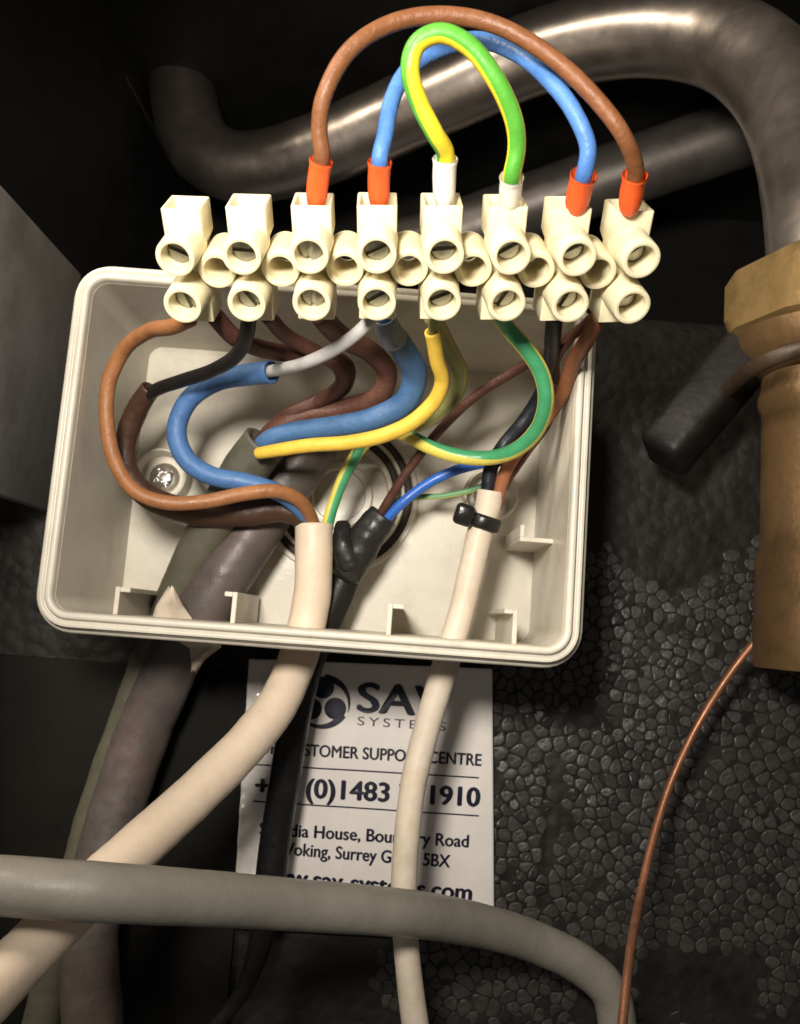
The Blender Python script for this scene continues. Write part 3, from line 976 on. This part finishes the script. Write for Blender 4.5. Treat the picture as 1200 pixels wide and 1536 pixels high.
# two dark sheathed cables from the knockout to the lower left
oc = empty('dark_cable', at(330, 770, 20), 'olive grey cable whose cut end shows blue and yellow cores', 'cable', 'dark sheathed cables in the box')
tube('sheath', [(398, 664, 23), (372, 698, 21), (345, 742, 19), (312, 800, 16), (282, 862, 13), (256, 925, 10), (226, 1000, 7.5), (188, 1105, 6.5), (152, 1210, 7), (124, 1310, 8), (100, 1410, 9), (62, 1560, 10)], 66, M['olive_sheath'], oc, seg=28, ends=('open', 'flat'), wall=0.8, wob=0.04)
tube('brown_core', [(322, 474, 48), (352, 506, 44), (395, 524, 40), (450, 532, 36), (500, 537, 33), (521, 553, 31), (515, 580, 29), (478, 602, 27), (432, 624, 25), (402, 652, 22), (380, 690, 18)], 25, M['brown_dark'], oc)
tube('brown_core', [(402, 474, 48), (430, 504, 42), (472, 527, 38), (507, 549, 36), (512, 575, 32), (486, 598, 28), (430, 630, 24), (396, 662, 20)], 22, M['brown_dark'], oc)
tube('maroon_core', [(482, 474, 46), (512, 505, 41), (556, 528, 37), (580, 558, 33), (570, 592, 30), (520, 612, 27), (462, 622, 25.5), (415, 642, 24), (388, 672, 20)], 31, M['maroon'], oc)
tube('blue_core', [(574, 474, 47), (584, 495, 44), (606, 526, 40), (622, 562, 36), (608, 602, 33), (560, 628, 31), (500, 640, 29), (440, 648, 27), (402, 661, 25), (378, 690, 20)], 37, M['blue_deep'], oc, taper=[.75, .95, 1.02, 1.02, .98, .93, .9, .88, .85, .8])
tube('sleeve_end', [(577, 476, 47.2), (583, 495, 45), (592, 512, 43)], 39, M['slate'], oc, ends=('open', 'open'), wall=0.25, label='slate grey sleeve end around the blue core', taper=[.8, 1.0, 1.08])
tube('yellow_wire', [(655, 466, 50), (650, 492, 47), (650, 512, 45)], 17, M['gy_shaded'], oc)
tube('yellow_core', [(648, 497, 46.8), (652, 518, 44.6), (656, 543, 42), (663, 570, 39), (654, 598, 37), (620, 632, 35), (575, 653, 33.5), (520, 664, 32), (465, 668, 31), (418, 675, 29.5), (388, 680, 27.5)], 24, M['yellow'], oc, label='yellow sleeved core bending sharply left', ends=('open', 'round'), wall=0.3,
     taper=[.92, .92, .92, 1, 1, .98, .95, .93, .9, .82])
pc = empty('dark_cable', at(380, 800, 16), 'purplish grey cable lying right of the olive one, emerging below the box', 'cable', 'dark sheathed cables in the box')
tube('sheath', [(470, 662, 13), (446, 700, 13), (405, 760, 13.5), (362, 825, 14), (318, 895, 14), (282, 950, 12), (252, 1010, 9.5), (212, 1105, 8.5), (178, 1205, 9), (152, 1305, 10), (135, 1400, 11), (140, 1560, 14)], 82, M['purple_sheath'], pc, seg=28, wob=0.04)
tube('earth_core', [(650, 478, 44), (672, 520, 36), (690, 562, 30), (680, 598, 26), (645, 628, 22), (590, 648, 18), (520, 655, 15), (468, 668, 13)], 24, M['gy_shaded'], pc, stripe=[30, 20, 10], label='green and yellow earth core behind the yellow one, shade toned into its colour')

# grey conduit cable across the bottom
tag(tube('grey_cable', [(-80, 1324, 59), (0, 1328, 59), (150, 1338, 57.5), (300, 1347, 50), (431, 1356, 41), (600, 1369, 31), (680, 1380, 23), (740, 1393, 17), (800, 1412, 12), (875, 1449, 9), (915, 1490, 8), (930, 1570, 8)], 0, M['grey_conduit'], None, dia=6.45, seg=30, wob=0.02, ends=('flat', 'flat')),
    'thick dull grey cable lying across the bottom in front of the others', 'cable')

# torn white film caught under the rim
fp = [(257, 880, 26, 2), (254, 905, 25, 38), (258, 932, 23, 66), (296, 958, 22, 70), (308, 972, 20, 48), (297, 988, 19, 18), (291, 1006, 19, 3)]
V, Fc = [], []
for k, (x, y, h, w) in enumerate(fp):
    for j in range(5):
        s = j / 4 - 0.5
        V.append(at(x + w * s, y + 3 * math.sin(j * 2 + k), h + 1.2 * math.cos(s * 4 + k)))
for k in range(len(fp) - 1):
    for j in range(4):
        Fc.append((k * 5 + j, k * 5 + j + 1, (k + 1) * 5 + j + 1, (k + 1) * 5 + j))
flap = mesh_obj('plastic_flap', V, Fc, M['flap'], None)
sm = flap.modifiers.new('thickness', 'SOLIDIFY'); sm.thickness = 0.0004
tag(flap, 'torn pale plastic flap sticking out under the box rim at lower left', 'plastic scrap')

# ------------------------------------------------------------------ label on the foam wall
def lab_h(x, z):
    c = at(372, 1150, 0)
    ed = max(0, 1 - abs(x - c[0]) / 12)
    return 1.75 + 0.22 * mnoise.noise(Vector((x * 0.10, z * 0.06, 2))) + ed * (0.55 * mnoise.noise(Vector((x * 0.4, z * 0.32, 11))) + 0.22 * mnoise.noise(Vector((x * 1.1, z * 0.9, 31)))) + 0.10 * mnoise.noise(Vector((x * 0.35, z * 0.2, 51)))


LC = [at(374, 988, 1.4), at(738, 1003, 1.4), at(741, 1412, 1.4), at(349, 1390, 1.4)]
sticker = empty('sticker', at(550, 1200, 1.4), 'white printed support label stuck to the black foam below the box', 'sticker')
V, Fc = [], []
NX, NY = 120, 128
for j in range(NY + 1):
    for i in range(NX + 1):
        s, t = i / NX, j / NY
        p = (LC[0] * (1 - s) + LC[1] * s) * (1 - t) + (LC[3] * (1 - s) + LC[2] * s) * t
        V.append((p[0], -lab_h(p[0], p[2]), p[2]))
for j in range(NY):
    for i in range(NX):
        a = j * (NX + 1) + i
        Fc.append((a, a + 1, a + NX + 2, a + NX + 1))
pa = mesh_obj('paper', V, Fc, M['paper'], sticker)
sm = pa.modifiers.new('thickness', 'SOLIDIFY'); sm.thickness = 0.0001; sm.offset = 0


def flat_pt(px, py):
    p = at(px, py, 1.4)
    return np.array([p[0], -(lab_h(p[0], p[2]) + 0.13), p[2]])


def text_mesh(s, bold, space=1.0):
    cu = bpy.data.curves.new('text', 'FONT')
    cu.body = s
    cu.offset = bold
    cu.space_character = space
    cu.resolution_u = 4
    ob = bpy.data.objects.new('text', cu)
    COL.objects.link(ob)
    dg = bpy.context.evaluated_depsgraph_get()
    dg.update()
    me = ob.evaluated_get(dg).to_mesh()
    V = np.array([v.co[:] for v in me.vertices])
    Fc = [tuple(p.vertices) for p in me.polygons]
    ob.evaluated_get(dg).to_mesh_clear()
    bpy.data.objects.remove(ob)
    bpy.data.curves.remove(cu)
    return V, Fc


CAPH = None


def print_text(s, a, b, cap, bold=0.02, mat='ink', space=1.0, name='lettering'):
    """text from baseline pixel a to baseline pixel b with capitals cap pixels tall"""
    V, Fc = text_mesh(s, 0.0, space)
    x0, x1 = V[:, 0].min(), V[:, 0].max()
    caph = 0.69
    d = np.array(b, float) - np.array(a, float)
    n = np.array([d[1], -d[0]]) / np.linalg.norm(d)
    out = []
    FF = []
    # heavier strokes: the outline printed three times, a hair apart
    for k, (dx, dy) in enumerate(((0, 0), (-1, 0), (1, 0), (0, 1), (0, -1)) if bold > 0 else ((0, 0),)):
        o_ = len(out)
        for v in V:
            q = np.array(a) + d * (v[0] + dx * bold * 0.9 - x0) / (x1 - x0) + n * cap * (v[1] + dy * bold * 0.5) / caph
            p = flat_pt(q[0], q[1]); p[1] -= 0.008 * k
            out.append(p)
        FF += [tuple(i + o_ for i in f) for f in Fc]
    Fc = FF
    return mesh_obj(name, out, Fc, M[mat], sticker, smooth=False)


print_text('SAV', (537, 1067), (668, 1075), 44, 0.035)
print_text('SYSTEMS', (536, 1087), (668, 1096), 13, 0.0, 'ink_grey', 1.35)
print_text('OUR CUSTOMER SUPPORT CENTRE', (373, 1128), (721, 1148), 17.5, 0.036)
print_text('+44 (0)1483 771910', (384, 1191), (718, 1209), 28, 0.045)
print_text('Scandia House, Boundary Road', (390, 1251), (702, 1270), 18.5, 0.036)
print_text('Woking, Surrey GU21 5BX', (417, 1280), (674, 1300), 18.5, 0.036)
print_text('www.sav-systems.com', (384, 1322), (706, 1350), 25, 0.042)
for a, b in (((384, 1146), (718, 1166)), ((380, 1201), (718, 1223))):
    V, Fc = [], []
    for k in range(41):
        p = np.array(a) + (np.array(b) - np.array(a)) * k / 40
        V += [flat_pt(p[0], p[1] - 1.1), flat_pt(p[0], p[1] + 1.1)]
    for k in range(40): Fc.append((2 * k, 2 * k + 1, 2 * k + 3, 2 * k + 2))
    mesh_obj('rule_line', V, Fc, M['ink'], sticker, smooth=False)
# round three-lobed emblem
V, Fc = [], []
cx, cy = 485, 1052


def disc(cx, cy, r):
    o = len(V)
    for j in range(28):
        a = 2 * math.pi * j / 28
        V.append(flat_pt(cx + r * math.cos(a), cy + r * math.sin(a)))
    Fc.append(tuple(o + j for j in range(28)))


for th in (-90, 30, 150):
    a = math.radians(th)
    disc(cx + 21 * math.cos(a), cy + 21 * math.sin(a), 16.5)
    o = len(V)
    for k in range(25):
        b = math.radians(th + 4 + k * 4.55)
        w = 11.5 * (1 - k / 24) ** 0.8 + 0.8
        V.append(flat_pt(cx + 41 * math.cos(b), cy + 41 * math.sin(b)))
        V.append(flat_pt(cx + (41 - w) * math.cos(b), cy + (41 - w) * math.sin(b)))
    for k in range(24): Fc.append((o + 2 * k, o + 2 * k + 1, o + 2 * k + 3, o + 2 * k + 2))
mesh_obj('emblem', V, Fc, M['ink'], sticker, smooth=False)

# ------------------------------------------------------------------ pipes behind the strip
def deep(px, py, Z): return at(px, py, CAM_D - Z)


def pipe(name, pts, dia, mat, label, cat='pipe', taper=None, flat=1.0):
    path = catmull([deep(*p) for p in pts], 0.9)
    for _ in range(12):
        path[1:-1] = (path[:-2] + 2 * path[1:-1] + path[2:]) / 4
    r = dia / 2
    if taper: r = r * np.interp(np.linspace(0, 1, len(path)), np.linspace(0, 1, len(taper)), taper)
    V, Fc, UV = sweep(path, r, seg=48, ends=('flat', 'flat'), wob=0.008)
    o = mesh_obj(name, V, Fc, mat, None, loc=path[len(path) // 2], uv=UV)
    tag(o, label, cat)
    return o


pipe('steel_pipe', [(266, 20, 238), (271, 90, 238), (279, 165, 237), (300, 222, 236), (345, 250, 234), (410, 247, 231), (500, 217, 225), (600, 172, 217), (700, 126, 208), (800, 82, 200), (900, 56, 192), (1000, 48, 184), (1090, 66, 176), (1160, 118, 167), (1203, 195, 158), (1226, 280, 149), (1238, 360, 143), (1243, 430, 141)], 19.5,
     M['steel'], 'shiny steel pipe sweeping diagonally behind the wires and bending down at right')
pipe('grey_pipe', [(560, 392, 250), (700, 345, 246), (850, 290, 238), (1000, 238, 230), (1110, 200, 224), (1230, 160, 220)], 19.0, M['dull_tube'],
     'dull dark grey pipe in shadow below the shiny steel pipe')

# ------------------------------------------------------------------ brass valve at the right
vz = 20.0
vt = at(1246, 415, vz); vb = at(1240, 1010, vz)
ax = (vt - vb) / np.linalg.norm(vt - vb)
valve = empty('brass_valve', vb, 'aged brass valve with hexagonal nut at the right edge', 'valve')


def along(py): return float((at(1243, py, vz) - vb) @ ax)


def hex_prism(c, axis, r, h, ch, spin):
    a = np.cross(axis, np.array([0, -1.0, 0])); a /= np.linalg.norm(a); b = np.cross(axis, a)
    V, Fc = [], []
    def ring(hh, rr, roundness):
        for j in range(72):
            t = 2 * math.pi * j / 72
            m_ = (t + spin) % (math.pi / 3) - math.pi / 6
            rh = rr * math.cos(math.pi / 6) / math.cos(m_)
            q = min(rh, rr * roundness)
            V.append(np.asarray(c) + axis * hh + (a * math.cos(t) + b * math.sin(t)) * q)
    prof = [(0, .60, .6), (0, .84, .87), (ch * .4, 1, .92), (ch, 1, .985), (h - ch, 1, .985), (h - ch * .4, 1, .92), (h, .86, .87), (h, .6, .6)]
    for hh, rr, ro in prof: ring(hh, r * rr, ro if rr == 1 else 1.0)
    for k in range(len(prof) - 1):
        for j in range(72): Fc.append((k * 72 + j, k * 72 + (j + 1) % 72, (k + 1) * 72 + (j + 1) % 72, (k + 1) * 72 + j))
    Fc.append(tuple(range(72))); Fc.append(tuple((len(prof) - 1) * 72 + j for j in range(72)))
    return V, Fc


nb = along(512); nt = along(405)
V, Fc = hex_prism(vb + ax * nb, ax, 17.6, nt - nb, 3.2, math.radians(10))
mesh_obj('nut', V, Fc, M['brass'], valve, auto=25)
L1, L2, L3 = along(545), along(830), along(1005)
V, Fc = lathe([(8.0, L3 - 0.5), (11.0, L3 - 0.4), (11.3, L3 + .4), (11.2, L2 - 1.4), (10.9, L2 - .3), (10.5, L2 + 0.3), (10.5, L2 + 10), (10.6, L1 - 9), (11.2, L1 - 8), (11.4, L1 - 6.5), (11.1, L1 - 5.4), (10.9, L1 - 4), (10.6, L1 - 1.5), (9.8, L1 + .2), (9.0, L1 + 2), (9.0, nb + 1)], vb, ax, 64)
V2, F2 = lathe([(9, along(575)), (11.5, along(566)), (13.6, along(548)), (14.9, along(530)), (15.2, nb + 0.5), (9, nb + 0.6)], vb, ax, 64)
mesh_obj('collar', V2, F2, M['brass_dark'], valve, auto=40)
mesh_obj('body', V, Fc, M['brass_dark'], valve, auto=40)
# lever grip, pointing down to the left
la, lb = at(1130, 522, 15), at(1003, 672, 15)
ld = (lb - la) / np.linalg.norm(lb - la)
n1 = np.cross(ld, np.array([0, -1.0, 0])); n1 /= np.linalg.norm(n1)
n2 = np.cross(ld, n1)
w1 = n1 * math.cos(math.radians(35)) + n2 * math.sin(math.radians(35))
w2 = -n1 * math.sin(math.radians(35)) + n2 * math.cos(math.radians(35))
hl = np.linalg.norm(lb - la) / 2
V, Fc = frame_box((la + lb) / 2, ld * (hl + 2.5), w1 * 4.2, w2 * 4.6, 2.0, 4)
lev = mesh_obj('lever', V, Fc, M['lever'], valve, label='blunt black lever grip')
tube('gap_shade_band', [(1062, 612, 11), (1110, 568, 26), (1150, 541, 33), (1205, 522, 36), (1260, 515, 37)], 24, M['gap_shade'], valve, flat=0.5)  # added dark band in place of the shadowed gap between nut and body

# thin copper wire
tag(tube('copper_wire', [(1146, 948, 13), (1112, 988, 12), (1072, 1045, 11), (1035, 1110, 11), (1002, 1185, 12), (978, 1265, 15), (960, 1345, 20), (945, 1430, 28), (931, 1560, 36)], 13, M['copper'], None, seg=14, wob=0.05),
    'thin copper wire curving down the black foam on the right', 'wire')
